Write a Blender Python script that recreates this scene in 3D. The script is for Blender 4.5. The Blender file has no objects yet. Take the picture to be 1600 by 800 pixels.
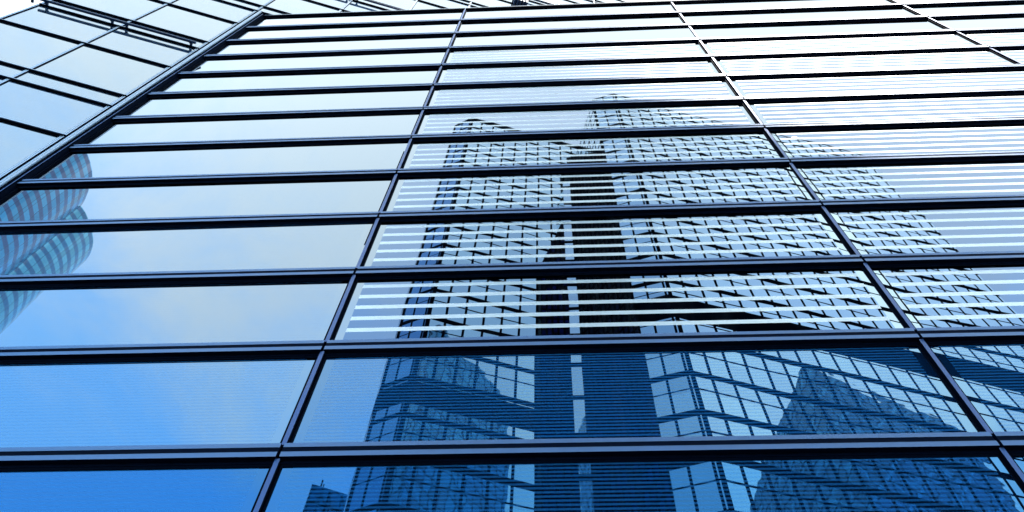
import bpy, math, random
from mathutils import Vector, Matrix
random.seed(7)
R_ = math.radians
scene = bpy.context.scene
COL = scene.collection

# ------------------------------------------------------------------ camera
CZ = 1.6                                   # eye height above the pavement
F_PX, PITCH, YAW, ROLL = 1450.0, 1.1359747, -0.1023522, 0.0684821
fw = Vector((math.sin(YAW)*math.cos(PITCH), math.cos(YAW)*math.cos(PITCH), math.sin(PITCH)))
r0 = Vector((math.cos(YAW), -math.sin(YAW), 0)); u0 = r0.cross(fw)
rt = math.cos(ROLL)*r0 + math.sin(ROLL)*u0; up = -math.sin(ROLL)*r0 + math.cos(ROLL)*u0
cd = bpy.data.cameras.new('camera'); cam = bpy.data.objects.new('camera', cd); COL.objects.link(cam)
cd.sensor_width = 36.0; cd.lens = F_PX/1600*36.0; cd.clip_end = 5000; cd.clip_start = 0.05
m = Matrix((rt, up, -fw)).transposed().to_4x4(); m.translation = Vector((0, 0, CZ)); cam.matrix_world = m
scene.camera = cam

# ------------------------------------------------------------------ sky, sun, exposure
SUN = Vector((0.205, -0.248, 0.752)).normalized()
W = bpy.data.worlds.new('World'); scene.world = W; W.use_nodes = True
nt = W.node_tree; nt.nodes.clear()
def nd(nt, typ, **kw):
    n = nt.nodes.new(typ)
    for k, v in kw.items():
        if k.startswith('i_'): n.inputs[k[2:]].default_value = v
        else: setattr(n, k, v)
    return n
def lk(nt, a, b): nt.links.new(a, b)
def mth(nt, op, a, b=None, c=None, clamp=False):
    n = nt.nodes.new('ShaderNodeMath'); n.operation = op; n.use_clamp = clamp
    for i, v in enumerate((a, b, c)):
        if v is None: continue
        if isinstance(v, (int, float)): n.inputs[i].default_value = v
        else: nt.links.new(v, n.inputs[i])
    return n.outputs[0]
def sstep(nt, v, a, b):
    n = nt.nodes.new('ShaderNodeMapRange'); n.interpolation_type = 'SMOOTHSTEP'
    nt.links.new(v, n.inputs[0]); n.inputs[1].default_value = a; n.inputs[2].default_value = b
    return n.outputs[0]
def mixc(nt, fac, a, b, blend='MIX'):
    n = nt.nodes.new('ShaderNodeMix'); n.data_type = 'RGBA'; n.blend_type = blend
    for i, v in ((0, fac), (6, a), (7, b)):
        if isinstance(v, (int, float, tuple)): n.inputs[i].default_value = v if not isinstance(v, tuple) else (*v, 1)[:4]
        else: nt.links.new(v, n.inputs[i])
    return n.outputs[2]
sky = nd(nt, 'ShaderNodeTexSky', sky_type='NISHITA', sun_disc=False)
sky.sun_elevation = math.asin(SUN.z); sky.sun_rotation = math.atan2(SUN.x, SUN.y)
sky.air_density = 1.1; sky.dust_density = 0.1; sky.ozone_density = 2.5
tc = nd(nt, 'ShaderNodeTexCoord'); sep = nd(nt, 'ShaderNodeSeparateXYZ'); lk(nt, tc.outputs['Generated'], sep.inputs[0])
sx, sy, sz = sep.outputs
zz = mth(nt, 'ADD', mth(nt, 'MAXIMUM', sz, 0.0), 0.15)
cx = mth(nt, 'DIVIDE', sx, zz); cy = mth(nt, 'DIVIDE', sy, zz)
comb = nd(nt, 'ShaderNodeCombineXYZ'); lk(nt, cx, comb.inputs[0]); lk(nt, cy, comb.inputs[1])
n1 = nd(nt, 'ShaderNodeTexNoise', i_Scale=3.6, i_Detail=10.0, i_Roughness=0.63, i_Distortion=0.3); lk(nt, comb.outputs[0], n1.inputs['Vector'])
# thin cloud thickens overhead and towards the east of the street
bias = mth(nt, 'ADD', mth(nt, 'MULTIPLY', sstep(nt, sz, 0.60, 0.97), 0.62), mth(nt, 'MULTIPLY', sx, 0.16))
bias = mth(nt, 'ADD', bias, mth(nt, 'MULTIPLY', sstep(nt, sy, -0.1, 0.5), 0.35))
cl = sstep(nt, mth(nt, 'ADD', n1.outputs[0], bias), 0.54, 1.06)
tinted = mixc(nt, 1.0, sky.outputs[0], (1.10, 1.46, 1.36), 'MULTIPLY')
ccol = mixc(nt, mth(nt, 'MULTIPLY', sstep(nt, sx, 0.20, 0.50), sstep(nt, sy, -0.05, 0.2)), (3.35, 3.78, 4.02), (6.2, 6.4, 6.5))    # unseen brighter cloud added in the east to lift tower B's panes
skyc = mixc(nt, cl, tinted, ccol)
bg = nd(nt, 'ShaderNodeBackground', i_Strength=0.15); lk(nt, skyc, bg.inputs[0])
out = nd(nt, 'ShaderNodeOutputWorld'); lk(nt, bg.outputs[0], out.inputs[0])

sl = bpy.data.lights.new('sun', 'SUN'); sl.energy = 2.0; sl.angle = R_(0.5); sl.color = (1.0, 0.95, 0.87)
so = bpy.data.objects.new('sun', sl); COL.objects.link(so); so.location = (0, -20, 60)
so.rotation_euler = SUN.to_track_quat('Z', 'Y').to_euler()
vs = scene.view_settings; vs.view_transform = 'Standard'; vs.look = 'None'; vs.exposure = 1.95; vs.gamma = 1.0
scene.cycles.max_bounces = 10; scene.cycles.glossy_bounces = 6; scene.cycles.caustics_reflective = False; scene.cycles.blur_glossy = 0.0
scene.cycles.sample_clamp_direct = 1.2; scene.cycles.sample_clamp_indirect = 1.2

# ------------------------------------------------------------------ builders
def mesh(name, verts, faces, mats, midx=None, uvs=None, parent=None, smooth=False):
    me = bpy.data.meshes.new(name); me.from_pydata([tuple(v) for v in verts], [], faces)
    for mt in mats: me.materials.append(mt)
    if midx: me.polygons.foreach_set('material_index', midx)
    if uvs:
        l = me.uv_layers.new(name='UVMap')
        for i, uv in enumerate(uvs): l.data[i].uv = uv
    if smooth: me.polygons.foreach_set('use_smooth', [True]*len(me.polygons))
    me.update()
    o = bpy.data.objects.new(name, me); COL.objects.link(o)
    if parent: o.parent = parent
    return o
class MB:
    def __init__(s): s.v, s.f, s.m, s.uv = [], [], [], []
    def quad(s, a, b, c, d, m=0, uv=((0,0),(1,0),(1,1),(0,1))):
        n = len(s.v); s.v += [a, b, c, d]; s.f.append((n, n+1, n+2, n+3)); s.m.append(m); s.uv += list(uv)
    def poly(s, pts, m=0):
        n = len(s.v); s.v += list(pts); s.f.append(tuple(range(n, n+len(pts)))); s.m.append(m); s.uv += [(p[0], p[1]) for p in pts]
    # box in a frame: origin o, axis e1 (along), e2 (outward, to the viewer), z.  mf = front slot, mo = other slots
    def box(s, o, e1, e2, a0, a1, b0, b1, z0, z1, mf=0, mo=None, mt=None):
        mo = mf if mo is None else mo; mt = mo if mt is None else mt
        P = lambda a, b, z: Vector((o[0]+e1[0]*a+e2[0]*b, o[1]+e1[1]*a+e2[1]*b, o[2]+z))
        q = s.quad
        uvh = ((a0, z0), (a1, z0), (a1, z1), (a0, z1))
        q(P(a0,b1,z0), P(a1,b1,z0), P(a1,b1,z1), P(a0,b1,z1), mf, uvh)
        q(P(a1,b0,z0), P(a0,b0,z0), P(a0,b0,z1), P(a1,b0,z1), mo, uvh)
        q(P(a0,b0,z0), P(a0,b1,z0), P(a0,b1,z1), P(a0,b0,z1), mo)
        q(P(a1,b1,z0), P(a1,b0,z0), P(a1,b0,z1), P(a1,b1,z1), mo)
        q(P(a0,b1,z1), P(a1,b1,z1), P(a1,b0,z1), P(a0,b0,z1), mt)
        q(P(a0,b0,z0), P(a1,b0,z0), P(a1,b1,z0), P(a0,b1,z0), mo)
    def tube(s, p, rad, z0, z1, n=20, m=0):
        for i in range(n):
            a, b = 2*math.pi*i/n, 2*math.pi*(i+1)/n
            A = (p[0]+rad*math.cos(a), p[1]+rad*math.sin(a)); B = (p[0]+rad*math.cos(b), p[1]+rad*math.sin(b))
            s.quad((*A, z0), (*B, z0), (*B, z1), (*A, z1), m)
        s.poly([(p[0]+rad*math.cos(2*math.pi*i/n), p[1]+rad*math.sin(2*math.pi*i/n), z1) for i in range(n)], m)
    def build(s, name, mats, parent=None, smooth=False):
        return mesh(name, s.v, s.f, mats if isinstance(mats, (list, tuple)) else [mats], s.m, s.uv, parent, smooth)
def thing(name, label, cat, loc, group=None):
    o = bpy.data.objects.new(name, None); COL.objects.link(o); o.location = loc; o.empty_display_size = 0.5
    o['label'] = label; o['category'] = cat
    if group: o['group'] = group
    return o
def keep(o, parent):                       # parent while leaving the mesh where its world coordinates put it
    o.parent = parent; o.matrix_parent_inverse = Matrix.Translation(-parent.location); return o

# ------------------------------------------------------------------ materials
def new_mat(name):
    mt = bpy.data.materials.new(name); mt.use_nodes = True; t = mt.node_tree; t.nodes.clear()
    o = t.nodes.new('ShaderNodeOutputMaterial'); return mt, t, o
def simple(name, col, rough=0.5, metal=0.0, var=0.12, scale=3.0, spec=0.5):
    mt, t, o = new_mat(name)
    p = nd(t, 'ShaderNodeBsdfPrincipled', i_Roughness=rough, i_Metallic=metal); p.inputs['Specular IOR Level'].default_value = spec
    c = nd(t, 'ShaderNodeTexCoord'); n = nd(t, 'ShaderNodeTexNoise', i_Scale=scale, i_Detail=6.0); lk(t, c.outputs['Object'], n.inputs['Vector'])
    lk(t, mixc(t, n.outputs[0], tuple(x*(1-var) for x in col), tuple(min(1, x*(1+var)) for x in col)), p.inputs['Base Color'])
    r = nd(t, 'ShaderNodeMapRange'); lk(t, n.outputs[0], r.inputs[0]); r.inputs[3].default_value = rough*0.75; r.inputs[4].default_value = min(1, rough*1.3)
    lk(t, r.outputs[0], p.inputs['Roughness'])
    lk(t, p.outputs[0], o.inputs[0]); return mt
M_lip = simple('anodised_lip', (0.12, 0.22, 0.44), 0.45, 0.15, 0.18, 9.0)
M_black = simple('black_gasket', (0.0015, 0.004, 0.012), 0.7, 0.0, 0.3, 6.0, 0.02)
M_bar = simple('dark_anodised_bar', (0.002, 0.006, 0.020), 0.7, 0.0, 0.3, 6.0, 0.02)
M_mull = simple('blue_grey_mullion_cap', (0.05, 0.12, 0.34), 0.4, 0.2, 0.2, 7.0)
M_pipe = simple('pale_painted_pipe', (0.42, 0.50, 0.62), 0.35, 0.4, 0.1, 2.0)
M_navy = simple('navy_painted_rail', (0.015, 0.05, 0.14), 0.4, 0.1, 0.2, 5.0)
M_conc = simple('grey_roof_membrane', (0.25, 0.26, 0.27), 0.85, 0.0, 0.2, 0.6)
M_cap = simple('grey_parapet_cap', (0.34, 0.38, 0.44), 0.4, 0.5, 0.2, 4.0)

def glass(name, tint, frit=None, waves=0.0016, wscale=0.75, body=0.0):
    """coated glass: a tinted mirror with roller waves; frit = dict(period, duty, amount, colour, margin, dust)"""
    mt, t, o = new_mat(name)
    p = nd(t, 'ShaderNodeBsdfPrincipled', i_Metallic=1.0, i_Roughness=0.0)
    c = nd(t, 'ShaderNodeTexCoord'); oi = nd(t, 'ShaderNodeObjectInfo')
    off = nd(t, 'ShaderNodeVectorMath', operation='ADD'); lk(t, c.outputs['Object'], off.inputs[0])
    cmb = nd(t, 'ShaderNodeCombineXYZ'); rr = mth(t, 'MULTIPLY', oi.outputs['Random'], 91.0)
    lk(t, rr, cmb.inputs[0]); lk(t, rr, cmb.inputs[2]); lk(t, cmb.outputs[0], off.inputs[1])
    n = nd(t, 'ShaderNodeTexNoise', i_Scale=wscale, i_Detail=1.5, i_Roughness=0.4); lk(t, off.outputs[0], n.inputs['Vector'])
    b = nd(t, 'ShaderNodeBump', i_Strength=1.0, i_Distance=waves); lk(t, n.outputs[0], b.inputs['Height'])
    lk(t, b.outputs[0], p.inputs['Normal'])
    # faint dirt, heavier in vertical runs
    mp = nd(t, 'ShaderNodeMapping'); mp.inputs['Scale'].default_value = (6.0, 6.0, 0.5); lk(t, off.outputs[0], mp.inputs['Vector'])
    dn = nd(t, 'ShaderNodeTexNoise', i_Scale=1.3, i_Detail=7.0, i_Roughness=0.6); lk(t, mp.outputs[0], dn.inputs['Vector'])
    dirt = sstep(t, dn.outputs[0], 0.45, 0.8)
    p.inputs['Base Color'].default_value = (*tint, 1)
    df = nd(t, 'ShaderNodeBsdfDiffuse'); df.inputs[0].default_value = (0.55, 0.60, 0.66, 1)
    ms = nd(t, 'ShaderNodeMixShader'); lk(t, mth(t, 'MULTIPLY', dirt, 0.016), ms.inputs[0]); lk(t, p.outputs[0], ms.inputs[1]); lk(t, df.outputs[0], ms.inputs[2])
    last = ms.outputs[0]
    if body:                                                    # body-tinted blue glass
        bd = nd(t, 'ShaderNodeBsdfDiffuse'); bd.inputs[0].default_value = (0.02, 0.20, 0.62, 1)
        mb_ = nd(t, 'ShaderNodeMixShader'); mb_.inputs[0].default_value = body; lk(t, last, mb_.inputs[1]); lk(t, bd.outputs[0], mb_.inputs[2]); last = mb_.outputs[0]
    if frit:
        uv = nd(t, 'ShaderNodeSeparateXYZ'); lk(t, c.outputs['UV'], uv.inputs[0]); U, V = uv.outputs[0], uv.outputs[1]
        w = frit['w']; mg = frit.get('margin', 0.22)
        ins = mth(t, 'MULTIPLY', mth(t, 'GREATER_THAN', U, mg), mth(t, 'LESS_THAN', U, w-mg))
        fr = mth(t, 'FRACT', mth(t, 'DIVIDE', V, frit['period']))
        st = mth(t, 'MULTIPLY', mth(t, 'LESS_THAN', fr, frit['duty']), ins)
        wear = nd(t, 'ShaderNodeTexNoise', i_Scale=2.5, i_Detail=5.0); lk(t, off.outputs[0], wear.inputs['Vector'])
        amt = mth(t, 'MULTIPLY', st, mth(t, 'MULTIPLY_ADD', wear.outputs[0], 0.2*frit['amount'], 0.9*frit['amount']))
        if frit.get('zone'): lk(t, mixc(t, ins, tint, frit['zone']), p.inputs['Base Color'])
        if frit.get('dust'): amt = mth(t, 'MAXIMUM', amt, mth(t, 'MULTIPLY', ins, frit['dust']))
        fd = nd(t, 'ShaderNodeBsdfDiffuse'); fd.inputs[0].default_value = (*frit['colour'], 1)
        fo = fd.outputs[0]
        if frit.get('satin'):                                  # satin enamel: half matt, half soft sheen
            gs = nd(t, 'ShaderNodeBsdfAnisotropic', i_Roughness=0.38); gs.inputs['Color'].default_value = (0.92, 0.94, 0.96, 1)
            mg_ = nd(t, 'ShaderNodeMixShader'); mg_.inputs[0].default_value = frit['satin']; lk(t, fo, mg_.inputs[1]); lk(t, gs.outputs[0], mg_.inputs[2]); fo = mg_.outputs[0]
        m2 = nd(t, 'ShaderNodeMixShader'); lk(t, amt, m2.inputs[0]); lk(t, last, m2.inputs[1]); lk(t, fo, m2.inputs[2])
        last = m2.outputs[0]
    lk(t, last, o.inputs[0]); return mt

# ------------------------------------------------------------------ main block: dimensions (z relative to the eye, CZ added)
H_ROW, BAY = 1.4, 4.7390
X0, YF, Z0 = -6.60495, 3.75055, 5.06246        # corner, front plane of the lips, lowest visible transom
YG = YF + 0.050                                 # glass plane
NB, ROWS = 6, list(range(-4, 12))               # bays, window rows (row r spans transom r .. r+1)
zt = lambda r: CZ + Z0 + H_ROW*r
PW = BAY - 0.05
WHITE = (0.85, 0.86, 0.87)
G_TINT = (0.190, 0.241, 0.284)
def fine(w, amt): return dict(w=w, period=0.0405, duty=0.5, amount=amt, colour=(0.05, 0.38, 1.0), margin=0.085)
MG = {
 'clear': glass('clear_blue_glass', G_TINT),
 'faint': glass('faintly_lined_blue_glass', G_TINT, fine(PW, 0.05)),
 'lined': glass('fine_lined_blue_glass', (0.095, 0.170, 0.240), fine(PW, 0.27), body=0.09),
 'linedleft': glass('fine_lined_blue_glass_thin', (0.134, 0.213, 0.284), fine(PW, 0.16)),
 'deep': glass('deep_blue_lined_glass', (0.032, 0.118, 0.229), fine(PW, 0.24), body=0.05),
 'striped': glass('white_striped_glass', G_TINT, dict(w=PW, period=0.207, duty=0.32, amount=0.92, colour=WHITE, margin=0.085, zone=(0.066, 0.126, 0.222), satin=0.6)),
}
def pane_kind(r, c):
    if r < 0: return 'deep'
    if c == 0: return 'linedleft' if r <= 0 else ('faint' if r <= 2 else 'clear')
    if r <= 0: return 'lined'
    return 'striped' if r <= 8 else 'clear'

block = thing('office_building', 'glass office block front with dark horizontal bars and white striped panes mirroring towers', 'building', (X0, YG, 0))
EX, EO = (1, 0), (0, -1)
O = (X0, YG, 0)
# windows: dark gasket frame, pane as its child
def window(parent, o, e1, e2, a0, a1, z0, z1, mat, tilt=0.0018, fr=0.018):
    w, h = a1-a0, z1-z0
    mb = MB(); loc = Vector((o[0]+e1[0]*a0, o[1]+e1[1]*a0, z0))
    oo = (0, 0, 0)
    for A in ((0, w, 0, fr), (0, w, h-fr*1.6, h), (0, fr, fr, h-fr*1.6), (w-fr, w, fr, h-fr*1.6)):
        mb.box(oo, e1, e2, A[0], A[1], -0.03, 0.008, A[2], A[3], 0)
    f = mb.build('window', M_black); f.parent = parent; f.location = loc - parent.location
    pm = MB(); P = lambda a, z: (e1[0]*a, e1[1]*a, z)
    pm.quad(P(0.004, 0.004), P(w-0.004, 0.004), P(w-0.004, h-0.004), P(0.004, h-0.004), 0, ((0, 0), (w, 0), (w, h), (0, h)))
    # thickness of the pane
    B = lambda a, z: (e1[0]*a-e2[0]*0.02, e1[1]*a-e2[1]*0.02, z)
    pm.quad(B(w-0.004, 0.004), B(0.004, 0.004), B(0.004, h-0.004), B(w-0.004, h-0.004), 0, ((0, 0), (0, 0), (0, 0), (0, 0)))
    p = pm.build('pane', mat); p.parent = f
    ax = Vector((e1[0], e1[1], 0))
    p.rotation_euler = (Matrix.Rotation(random.gauss(0, tilt*0.6), 3, 'Z') @ Matrix.Rotation(random.gauss(0, tilt*0.6), 3, ax)).to_euler()
    return f
for r in ROWS:
    for c in range(NB):
        window(block, O, EX, EO, c*BAY+0.025, (c+1)*BAY-0.025, zt(r)+0.108, zt(r+1)-0.075, MG[pane_kind(r, c)])
# transoms: sill lip, groove, drip lip with black soffit; one bar per row with open joints at the mullions
for r in range(-4, 13):
    mb = MB(); z = zt(r)
    for c in range(NB):
        a0, a1 = c*BAY+0.012, (c+1)*BAY-0.012
        if r < 12:
            mb.box(O, EX, EO, a0, a1, -0.05, 0.046, z+0.062, z+0.108, 0, 1, 0)
            mb.box(O, EX, EO, a0, a1, -0.05, 0.044, z+0.006, z+0.062, 1)
            mb.box(O, EX, EO, a0, a1, -0.05, 0.050, z-0.046, z+0.006, 0, 1)
            mb.box(O, EX, EO, a0, a1, -0.05, 0.012, z-0.075, z-0.046, 1)
        else:
            mb.box(O, EX, EO, a0, a1, -0.25, 0.035, z+0.03, z+0.13, 2, 1, 2)
            mb.box(O, EX, EO, a0, a1, -0.05, 0.045, z-0.046, z+0.03, 1)
            mb.box(O, EX, EO, a0, a1, -0.05, 0.010, z-0.062, z-0.046, 1)
    keep(mb.build('transom', [M_lip, M_bar, M_cap]), block)
# mullions: between transoms the cap stands proud, its flanks are black
for c in range(1, NB+1):
    mb = MB()
    for r in ROWS:
        za, zb = zt(r)+0.108, zt(r+1)-0.046
        mb.box(O, EX, EO, c*BAY-0.017, c*BAY+0.017, -0.04, 0.032, za, zb, 0, 1)
    mb.box(O, EX, EO, c*BAY-0.006, c*BAY+0.006, -0.04, 0.020, zt(-4), zt(12)+0.02, 1)
    keep(mb.build('mullion', [M_mull, M_black]), block)
# body behind the glass, roof, plinth
body = MB(); ye = YG+0.06
L = NB*BAY; PH = R_(18.1); cw, sw = math.cos(PH), math.sin(PH)
tri = [(X0+0.3, ye), (X0+L, ye), (X0+L, YF+L*sw/cw-0.25)]
for i in range(3):
    a, b = tri[i], tri[(i+1) % 3]
    body.quad((*a, 0), (*b, 0), (*b, zt(12)), (*a, zt(12)), 0)
keep(body.build('wall', M_bar), block)
rf = MB(); rf.poly([(p[0], p[1], zt(12)+0.004) for p in tri]); keep(rf.build('roof', M_conc), block)
pl = MB(); pl.box(O, EX, EO, 0, L, -0.05, 0.10, 0.004, zt(-4)-0.07, 0); keep(pl.build('plinth', simple('dark_granite', (0.05, 0.055, 0.06), 0.35, 0, 0.4, 40)), block)
# corner: jamb of the block
jb = MB()
jb.box(O, EX, EO, -0.016, 0.000, -0.05, 0.078, 0, zt(12)+0.02, 0, 1)
jb.box(O, EX, EO, 0.000, 0.012, -0.05, 0.060, 0, zt(12)+0.01, 1)
keep(jb.build('corner_jamb', [M_mull, M_black]), block)

# ------------------------------------------------------------------ the taller wing, turned 18 degrees, meeting the block in the corner
OW = (X0, YF, 0); E1 = (cw, sw); E2 = (sw, -cw)
wing = thing('office_tower', 'taller pale glass wing with thin dark grid and navy cleaning rails, angled behind the block', 'building', (X0, YF, 0))
PIT = 1.5345; S0 = -0.215
zk = {}
rows = []
for k in range(-3, 8):
    rows += [12.34+4.09*k, 13.87+4.09*k, 14.45+4.09*k]
rows = [CZ+z for z in rows if z > -1.0 and z < 41.5]
def roww(i):                      # which band a row is: 0 tall low, 1 slim, 2 tall
    z = rows[i]-CZ; f = ((z-12.34) % 4.09)
    return 0 if f < 0.5 or f > 3.9 else (1 if f < 1.8 else 2)
WM = {0: glass('lined_wing_glass', (0.213, 0.261, 0.292), dict(w=PIT, period=0.05, duty=0.5, amount=0.16, colour=(0.25, 0.45, 0.85), margin=0.0)),
      1: glass('lined_wing_glass_slim', (0.213, 0.261, 0.292), dict(w=PIT, period=0.05, duty=0.5, amount=0.10, colour=(0.35, 0.55, 0.9), margin=0.0)),
      2: glass('pale_wing_glass', (0.213, 0.261, 0.292), dict(w=PIT, period=0.05, duty=0.5, amount=0.06, colour=(0.35, 0.55, 0.9), margin=0.0))}
rest = MB()
STEP = CZ+12.34+4.09              # left of the third mullion the wing stops at this level
for c in range(-6, 14):
    s0, s1 = S0+PIT*c+0.022, S0+PIT*(c+1)-0.022
    for i in range(len(rows)-1):
        za, zb = rows[i]+0.030, rows[i+1]-0.034
        if c < -2 and za > STEP-0.1: continue
        zr = za-CZ
        near = (c in (-3, -2, -1) and 7.5 < zr < 29.0) or (0 <= c <= 5 and 22.0+c*1.45 < zr < 31.0+c*1.5)
        if c >= 0 and zr < 21.6 and c < 12: continue
        if near: window(wing, OW, E1, E2, s0, s1, za, zb, WM[roww(i)], 0.0008, 0.012)
        else:
            P = lambda s, z: (OW[0]+E1[0]*s, OW[1]+E1[1]*s, z)
            rest.quad(P(s0, za), P(s1, za), P(s1, zb), P(s0, zb), 0, ((0, 0), (PIT, 0), (PIT, zb-za), (0, zb-za)))
g = keep(rest.build('glazing', WM[2]), wing); g['kind'] = 'stuff'
SEND = S0+PIT*14
for i, z in enumerate(rows):
    mb = MB(); sa = S0-PIT*6 if z <= STEP+0.05 else S0-PIT*2
    sb = SEND if z > CZ+21.5 else S0
    mb.box(OW, E1, E2, sa, sb, -0.05, 0.030, z+0.004, z+0.030, 0, 1)
    mb.box(OW, E1, E2, sa, sb, -0.05, 0.034, z-0.034, z+0.004, 2, 1)
    keep(mb.build('transom', [M_pipe, M_black, M_bar]), wing)
for c in range(-6, 15):
    s = S0+PIT*c; mb = MB(); z0_ = 0.0 if c <= 0 else zt(12)-0.5; z1_ = rows[-1] if c >= -2 else STEP
    for i in range(len(rows)-1):
        if rows[i] < z0_ or rows[i+1] > z1_+0.05: continue
        mb.box(OW, E1, E2, s-0.024, s-0.004, -0.04, 0.016, rows[i]+0.028, rows[i+1]-0.034, 0, 1)
        mb.box(OW, E1, E2, s-0.004, s+0.005, -0.04, 0.006, rows[i]+0.02, rows[i+1]-0.03, 1)
        mb.box(OW, E1, E2, s+0.005, s+0.024, -0.04, 0.020, rows[i]+0.028, rows[i+1]-0.034, 0, 1)
    keep(mb.build('mullion', [M_pipe, M_black]), wing)
wb = MB(); DW = 10.0
P = lambda s, b, z: (OW[0]+E1[0]*s-E2[0]*b, OW[1]+E1[1]*s-E2[1]*b, z)
for (sa, sb, zt_) in ((S0-PIT*6, S0-PIT*2, STEP-0.03), (S0-PIT*2, SEND, rows[-1])):
    wb.quad(P(sa, .07, 0), P(sb, .07, 0), P(sb, .07, zt_), P(sa, .07, zt_)); wb.quad(P(sb, DW, 0), P(sa, DW, 0), P(sa, DW, zt_), P(sb, DW, zt_))
    wb.quad(P(sa, DW, 0), P(sa, .07, 0), P(sa, .07, zt_), P(sa, DW, zt_)); wb.quad(P(sb, .07, 0), P(sb, DW, 0), P(sb, DW, zt_), P(sb, .07, zt_))
    wb.quad(P(sa, .07, zt_), P(sb, .07, zt_), P(sb, DW, zt_), P(sa, DW, zt_))
keep(wb.build('wall', M_bar), wing)
# round corner pipe and its flat trim
pp = MB(); pc = (OW[0]+E1[0]*-0.100+E2[0]*0.030, OW[1]+E1[1]*-0.100+E2[1]*0.030)
pp.tube(pc, 0.032, 0, zt(12)+0.10, 28); keep(pp.build('corner_pipe', M_pipe, smooth=False), wing)
ct = MB(); ct.box(OW, E1, E2, -0.186, 0.0, -0.05, 0.004, 0, zt(12)+0.06, 0); keep(ct.build('corner_trim', M_black), wing)
# cleaning rails
def rail(z, sa, sb):
    mb = MB(); mb.box(OW, E1, E2, sa, sb, 0.090, 0.130, z-0.028, z+0.028, 0); mb.box(OW, E1, E2, sa, sb, 0.13, 0.136, z-0.012, z+0.012, 0)
    rl = keep(mb.build('cleaning_rail', M_navy), wing)
    for c in range(-2, 10):
        for d in (-0.14, 0.14):
            s = S0+PIT*c+d
            if s < sa-0.02 or s > sb: continue
            b = MB(); b.box(OW, E1, E2, s-0.022, s+0.022, 0.0, 0.09, z-0.02, z+0.02, 0); b.box(OW, E1, E2, s-0.034, s+0.034, 0.078, 0.09, z-0.04, z+0.04, 0)
            br = b.build('bracket', M_navy); br.parent = rl
for k, (sa, sb) in ((1, (S0-PIT*2-0.02, -0.27)), (3, (S0+PIT*-1, SEND)), (5, (S0, SEND))):
    rail(CZ+13.87+4.09*k, sa, sb)
ep = MB(); s = S0-PIT*2-0.14; z = CZ+17.96
ep.box(OW, E1, E2, s-0.022, s+0.022, 0.0, 0.10, z-0.02, z+0.02, 0); ep.box(OW, E1, E2, s-0.03, s+0.03, 0.07, 0.10, z-0.03, z+0.6, 0)
keep(ep.build('rail_end_post', M_navy), wing)
hb = MB(); z = CZ+33.0
for j in range(5): hb.box(OW, E1, E2, 5.75+0.1*j, 5.81+0.1*j, 0.02, 0.3, z-0.9, z+0.9, 0)
hb.box(OW, E1, E2, 5.7, 6.25, 0.0, 0.2, z-0.05, z+0.05, 0)
keep(hb.build('hoist_bracket', M_navy), wing)

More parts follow.
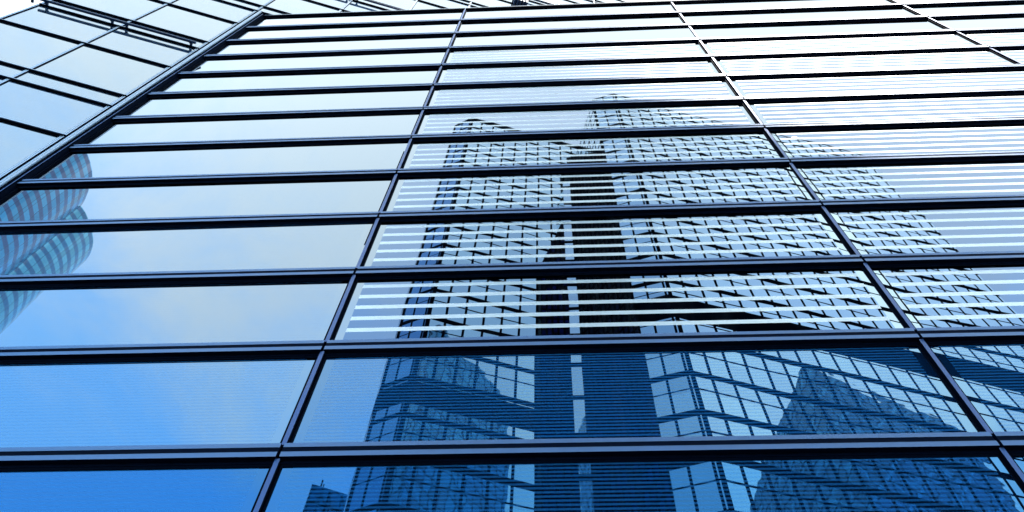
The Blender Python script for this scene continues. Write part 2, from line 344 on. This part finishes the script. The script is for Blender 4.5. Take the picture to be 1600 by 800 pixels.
# ------------------------------------------------------------------ towers across the street (seen mirrored in the block)
def mir(p): return (p[0], 2*YG-p[1])        # across the glass plane
def ground(p): return mir(p)
def grid_glass(name, tint, frame, pu, wu, fz, thick, thin, off, corner=0.0, bands=(), rough=0.012, var=0.10, lattice=None, edge=None):
    """curtain wall: panes between mullions pu apart, floor bands fz apart; u along the wall, v = height in metres"""
    mt, t, o = new_mat(name)
    c = nd(t, 'ShaderNodeTexCoord'); uv = nd(t, 'ShaderNodeSeparateXYZ'); lk(t, c.outputs['UV'], uv.inputs[0]); U, V = uv.outputs[0], uv.outputs[1]
    fu = mth(t, 'ABSOLUTE', mth(t, 'SUBTRACT', mth(t, 'FRACT', mth(t, 'ADD', mth(t, 'DIVIDE', U, pu), 0.5)), 0.5))
    mask = mth(t, 'LESS_THAN', fu, wu/pu/2)
    v0 = mth(t, 'SUBTRACT', V, off)
    def hline(shift, w):
        a = mth(t, 'ABSOLUTE', mth(t, 'SUBTRACT', mth(t, 'FRACT', mth(t, 'ADD', mth(t, 'DIVIDE', mth(t, 'SUBTRACT', v0, shift), fz), 0.5)), 0.5))
        return mth(t, 'LESS_THAN', a, w/fz/2)
    mask = mth(t, 'MAXIMUM', mask, hline(0.0, thick))
    if thin: mask = mth(t, 'MAXIMUM', mask, hline(fz*0.58, thin))
    if corner: mask = mth(t, 'MAXIMUM', mask, mth(t, 'LESS_THAN', U, corner))
    for (a, b) in bands:
        mask = mth(t, 'MAXIMUM', mask, mth(t, 'MULTIPLY', mth(t, 'GREATER_THAN', V, a), mth(t, 'LESS_THAN', V, b)))
    cell = nd(t, 'ShaderNodeCombineXYZ'); lk(t, mth(t, 'FLOOR', mth(t, 'DIVIDE', U, pu)), cell.inputs[0]); lk(t, mth(t, 'FLOOR', mth(t, 'DIVIDE', v0, fz*0.5)), cell.inputs[1])
    wn = nd(t, 'ShaderNodeTexWhiteNoise'); lk(t, cell.outputs[0], wn.inputs['Vector'])
    colr = mixc(t, wn.outputs[0], tuple(x*(1-var) for x in tint), tuple(min(1.0, x*(1+var)) for x in tint))
    if lattice:
        for sgn in (1, -1):
            dd = mth(t, 'ABSOLUTE', mth(t, 'SUBTRACT', mth(t, 'FRACT', mth(t, 'DIVIDE', mth(t, 'MULTIPLY_ADD', V, sgn*lattice[1], U), lattice[0])), 0.5))
            colr = mixc(t, mth(t, 'LESS_THAN', dd, lattice[2]), colr, lattice[3])
    p = nd(t, 'ShaderNodeBsdfPrincipled', i_Metallic=0.92, i_Roughness=rough); lk(t, colr, p.inputs['Base Color'])
    if edge: p.inputs['Specular Tint'].default_value = (*edge, 1)
    n = nd(t, 'ShaderNodeTexNoise', i_Scale=0.35, i_Detail=2.0); lk(t, c.outputs['Object'], n.inputs['Vector'])
    b = nd(t, 'ShaderNodeBump', i_Strength=1.0, i_Distance=0.012); lk(t, n.outputs[0], b.inputs['Height']); lk(t, b.outputs[0], p.inputs['Normal'])
    q = nd(t, 'ShaderNodeBsdfPrincipled', i_Metallic=0.0, i_Roughness=0.6); q.inputs['Base Color'].default_value = (*frame, 1); q.inputs['Specular IOR Level'].default_value = 0.0
    m = nd(t, 'ShaderNodeMixShader'); lk(t, mask, m.inputs[0]); lk(t, p.outputs[0], m.inputs[1]); lk(t, q.outputs[0], m.inputs[2])
    lk(t, m.outputs[0], o.inputs[0]); return mt
def prism(parent, pts, tops, mats, roofmat, base=0.0):
    """pts: plan (as it appears mirrored, in order); one curtain_wall part per side; tops: height or list per corner"""
    n = len(pts); tops = tops if isinstance(tops, (list, tuple)) else [tops]*n
    for i in range(n):
        a, b = ground(pts[i]), ground(pts[(i+1) % n]); l = math.dist(a, b)
        mb = MB(); za, zb = tops[i]+CZ, tops[(i+1) % n]+CZ
        mb.quad((*a, base), (*b, base), (*b, zb), (*a, za), 0, ((0, base-CZ), (l, base-CZ), (l, zb-CZ), (0, za-CZ)))
        keep(mb.build('curtain_wall', mats[i] if isinstance(mats, (list, tuple)) else mats), parent)
    rb = MB(); rb.poly([(*ground(p), tops[i]+CZ) for i, p in enumerate(pts)])
    keep(rb.build('roof', roofmat), parent)
def ae(az, r): return (r*math.sin(R_(az)), r*math.cos(R_(az)))
def go(p, deg, l): return (p[0]+l*math.cos(R_(deg)), p[1]+l*math.sin(R_(deg)))
NAVY = (0.003, 0.005, 0.010)
PALE = (0.74, 0.90, 0.97)

# tower B: chamfered corner, long right side
HB = 105.0
tb = thing('office_tower', 'pale gridded tower across the street with chamfered corner, mirrored right of the dark core', 'building', (*ground((15, 40)), 0), 'mirrored gridded towers')
B0 = (7.6256, 28.3156); BR = go(B0, 16, 30.2); BL = go(B0, 166, 2.55); BQ = go(BL, 106, 26)
g_r = grid_glass('pale_curtain_wall', PALE, NAVY, 1.30, 0.20, 4.04, 0.66, 0.18, 45.15, 0.30, ((51.8, 54.9), (HB-0.4, HB)))
g_c = grid_glass('pale_curtain_wall_narrow', (0.55, 0.76, 0.93), NAVY, 1.20, 0.15, 4.04, 0.62, 0.13, 45.15, 0.26, ((51.8, 54.9), (HB-0.4, HB)))  # chamfer's bluer sky reflection is put into the pane tint
prism(tb, [B0, BR, go(BR, 106, 24), BQ, BL], HB, [g_r, g_r, g_r, g_r, g_c], M_conc)
# glass lantern on the roof corner
lan = [go(B0, 60, 1.0), go(go(B0, 60, 1.0), 16, 5.5), go(go(B0, 60, 1.0), 50, 6), go(go(B0, 60, 1.0), 130, 2.5)]
gl = MB(); ap = go(B0, 45, 3.0)
for i in range(4):
    a, b = ground(lan[i]), ground(lan[(i+1) % 4]); l = math.dist(a, b)
    gl.quad((*a, HB+CZ), (*b, HB+CZ), (*ground(ap), HB+CZ+5.5), (*ground(ap), HB+CZ+5.5), 0, ((0, 0), (l, 0), (l/2, 5.5), (l/2, 5.5)))
keep(gl.build('roof_lantern', grid_glass('lantern_glass', (0.85, 0.92, 0.97), (0.45, 0.48, 0.52), 1.5, 0.10, 1.9, 0.10, 0, 0.0)), tb)

# tower A: rounded left corner, dark parapet
ta = thing('office_tower', 'pale gridded tower with rounded corner and dark parapet, mirrored left of the dark core', 'building', (*ground((-3, 40)), 0), 'mirrored gridded towers')
A0 = (-8.85, 30.45); AR = go(A0, 17.5, 13.2); AL = go(A0, 160, 2.1); AM = go(AL, 112, 1.5)
bA = ((45.8, 48.3), (103.4, HB))
ga_r = grid_glass('pale_curtain_wall_left', PALE, NAVY, 1.33, 0.18, 4.04, 0.58, 0.16, 52.7, 0.30, bA)
ga_c = grid_glass('sky_painted_curtain_wall_rounded', (0.10, 0.32, 0.64), NAVY, 1.0, 0.15, 4.04, 0.50, 0.12, 52.7, 0.25, bA)  # same glass as the long side; bluer sky reflection painted into this tint
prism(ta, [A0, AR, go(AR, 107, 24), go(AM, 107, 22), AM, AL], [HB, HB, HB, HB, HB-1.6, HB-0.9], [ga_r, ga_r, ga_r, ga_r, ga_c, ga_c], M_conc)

# dark core between them
tcore = thing('service_tower', 'narrow dark tower with one pale window strip, mirrored between the two gridded towers', 'building', (*ground((3, 31)), 0))
g_d = grid_glass('dark_core_wall', (0.008, 0.03, 0.07), (0.002, 0.003, 0.006), 0.42, 0.16, 1.35, 0.30, 0, 0.0, 0.0, (), 0.15, 0.6, None, (0.02, 0.05, 0.10))
g_s = grid_glass('pale_window_strip', (0.72, 0.85, 0.95), NAVY, 3.0, 0.05, 4.04, 0.55, 0, 45.15)
D1, D2, D3, D4 = (-0.91, 32.25), (1.12, 32.45), (1.86, 32.3), (5.35, 28.6)
prism(tcore, [D1, D2, (1.05, 35.0), (-0.8, 34.6)], [68.0, 78.0, 78.0, 68.0], g_d, M_conc)
prism(tcore, [(1.13, 32.6), (1.86, 32.6), (1.86, 35.0), (1.13, 35.0)], 87.0, g_s, M_conc)
prism(tcore, [D3, D4, (5.9, 33.0), (2.2, 35.5)], [95.0, 85.5, 95.0, 100.0], g_d, M_conc)

# low building at the far left of tower A
tg = thing('office_building', 'low teal gridded block with roof aerial, mirrored at the foot of the left tower', 'building', (*ground((-13, 32)), 0))
g_g = grid_glass('teal_small_grid', (0.22, 0.46, 0.62), NAVY, 0.9, 0.10, 1.5, 0.14, 0, 0.0)
G0 = ae(-22.7, 29.5); HG = 29.5*math.tan(R_(49.2))
prism(tg, [G0, ae(-19.3, 29.55), ae(-19.0, 40), ae(-22.4, 38)], HG, g_g, M_conc)
an = MB(); a = ground(ae(-21.9, 29.8)); an.tube(a, 0.04, HG+CZ, HG+CZ+0.8, 8); an.tube((a[0]+0.12, a[1]), 0.03, HG+CZ, HG+CZ+0.5, 8); keep(an.build('aerial', M_bar), tg)

# lobed striped tower far to the left
tf = thing('round_tower', 'lobed tower with curved light and grey blue floor bands, mirrored beside the corner pipe', 'tower', (*ground((-90, 55)), 0))
def band_mat(name, light, dark):
    mt, t, o = new_mat(name)
    c = nd(t, 'ShaderNodeTexCoord'); uv = nd(t, 'ShaderNodeSeparateXYZ'); lk(t, c.outputs['UV'], uv.inputs[0]); U, V = uv.outputs[0], uv.outputs[1]
    fr = mth(t, 'FRACT', mth(t, 'DIVIDE', V, 2.75)); bd = mth(t, 'LESS_THAN', fr, 0.46)
    fl = mth(t, 'FLOOR', mth(t, 'DIVIDE', V, 2.75)); cu = mth(t, 'FLOOR', mth(t, 'DIVIDE', U, 1.5))
    cell = nd(t, 'ShaderNodeCombineXYZ'); lk(t, cu, cell.inputs[0]); lk(t, fl, cell.inputs[1])
    wn = nd(t, 'ShaderNodeTexWhiteNoise'); lk(t, cell.outputs[0], wn.inputs['Vector'])
    jl = mth(t, 'LESS_THAN', mth(t, 'FRACT', mth(t, 'DIVIDE', U, 1.5)), 0.06)
    lc = mixc(t, wn.outputs[0], tuple(x*0.82 for x in light), tuple(min(1, x*1.15) for x in light))
    dc = mixc(t, wn.outputs[0], tuple(x*0.92 for x in dark), tuple(x*1.08 for x in dark))
    colr = mixc(t, bd, lc, dc); colr = mixc(t, mth(t, 'MULTIPLY', jl, 0.6), colr, tuple(x*0.4 for x in dark))
    p = nd(t, 'ShaderNodeBsdfPrincipled', i_Roughness=0.12); lk(t, colr, p.inputs['Base Color'])
    lk(t, mth(t, 'MULTIPLY_ADD', bd, -0.40, 0.5), p.inputs['Metallic'])
    lk(t, p.outputs[0], o.inputs[0]); return mt
m1 = band_mat('banded_wall', (0.05, 0.26, 0.46), (0.025, 0.07, 0.18)); m2 = band_mat('banded_wall_pale', (0.11, 0.38, 0.54), (0.03, 0.14, 0.29))
HF = 150.0
def lobe(c, rad, a0, a1, mat, n=48):
    mb = MB(); u = 0
    for i in range(n):
        A, B = R_(a0+(a1-a0)*i/n), R_(a0+(a1-a0)*(i+1)/n)
        p, q = (c[0]+rad*math.cos(A), c[1]+rad*math.sin(A)), (c[0]+rad*math.cos(B), c[1]+rad*math.sin(B))
        l = math.dist(p, q)
        mb.quad((*ground(p), 0), (*ground(q), 0), (*ground(q), HF+CZ), (*ground(p), HF+CZ), 0, ((u, 0), (u+l, 0), (u+l, HF), (u, HF))); u += l
    keep(mb.build('curved_wall', mat), tf)
    rb = MB(); rb.poly([(*ground((c[0]+rad*math.cos(R_(a0+(a1-a0)*i/n)), c[1]+rad*math.sin(R_(a0+(a1-a0)*i/n)))), HF+CZ) for i in range(n)]); keep(rb.build('roof', M_conc), tf)
lobe((-90, 50), 10.6, 0, 360, m1); lobe((-90, 61.1), 8.0, 0, 360, m2)
lobe((-95, 39), 11.0, 0, 360, m1)

# towers behind the block, seen only as reflections in the towers across the street
def mirror_plane(p, a, deg):
    n = (-math.sin(R_(deg)), math.cos(R_(deg))); d = (p[0]-a[0])*n[0]+(p[1]-a[1])*n[1]
    return (p[0]-2*d*n[0], p[1]-2*d*n[1])
def dv(az, r, a, deg): return mirror_plane(ae(az, r), a, deg)
te = thing('office_tower', 'teal tower with diagonal lattice behind the block, mirrored twice inside the right gridded tower', 'building', (*ground((85, -30)), 0))
g_e = grid_glass('teal_lattice_wall', (0.012, 0.11, 0.20), (0.004, 0.015, 0.03), 2.4, 0.35, 4.0, 0.5, 0, 0.0, 0.0, (), 0.1, 0.35, (7.0, 0.7, 0.05, (0.06, 0.30, 0.46)))
rE = 108.0; HE = rE*math.tan(R_(55.3))
eq = [ae(26.4, rE), ae(35.6, HE/math.tan(R_(48.4))), ae(28.0, rE*1.75), ae(16.8, HE/math.tan(R_(48.4)))]
prism(te, [mirror_plane(p, B0, 16) for p in eq], HE, g_e, M_conc)
tp = thing('office_tower', 'slim blue grid tower behind the wing, mirrored inside the left gridded tower', 'building', (*ground((10, -50)), 0))
g_p = grid_glass('blue_lattice_wall', (0.02, 0.19, 0.32), (0.005, 0.02, 0.04), 2.0, 0.3, 3.8, 0.45, 0, 0.0, 0.0, (), 0.1, 0.4, (6.0, 0.6, 0.05, (0.05, 0.28, 0.44)))
rP = 98.0; HP = rP*math.tan(R_(60.4))
pq = [ae(-14.6, rP), ae(-4.9, HP/math.tan(R_(56.16))), ae(-9, rP*1.9), ae(-24, rP*1.25)]
prism(tp, [mirror_plane(p, A0, 17.5) for p in pq], HP, g_p, M_conc)

# ------------------------------------------------------------------ ground
def sheet(name, x0, x1, y0, y1, z, mat):
    mb = MB(); mb.quad((x0, y0, z), (x1, y0, z), (x1, y1, z), (x0, y1, z)); o = mb.build(name, mat); o['kind'] = 'structure'; return o
M_asph = simple('asphalt', (0.05, 0.05, 0.052), 0.9, 0, 0.3, 8); M_pav = simple('paving', (0.26, 0.26, 0.25), 0.85, 0, 0.15, 2.0)
sheet('ground', -1500, 1500, -1500, 1500, -0.12, simple('city_ground', (0.16, 0.16, 0.155), 0.9, 0, 0.3, 0.05))
sheet('road', -400, 400, -16, -4, -0.112, M_asph)
pv = MB(); pv.box((0, 0, 0), (1, 0), (0, -1), -400, 400, -30, 4, -0.10, 0.0, 0); o = pv.build('pavement', M_pav); o['kind'] = 'structure'
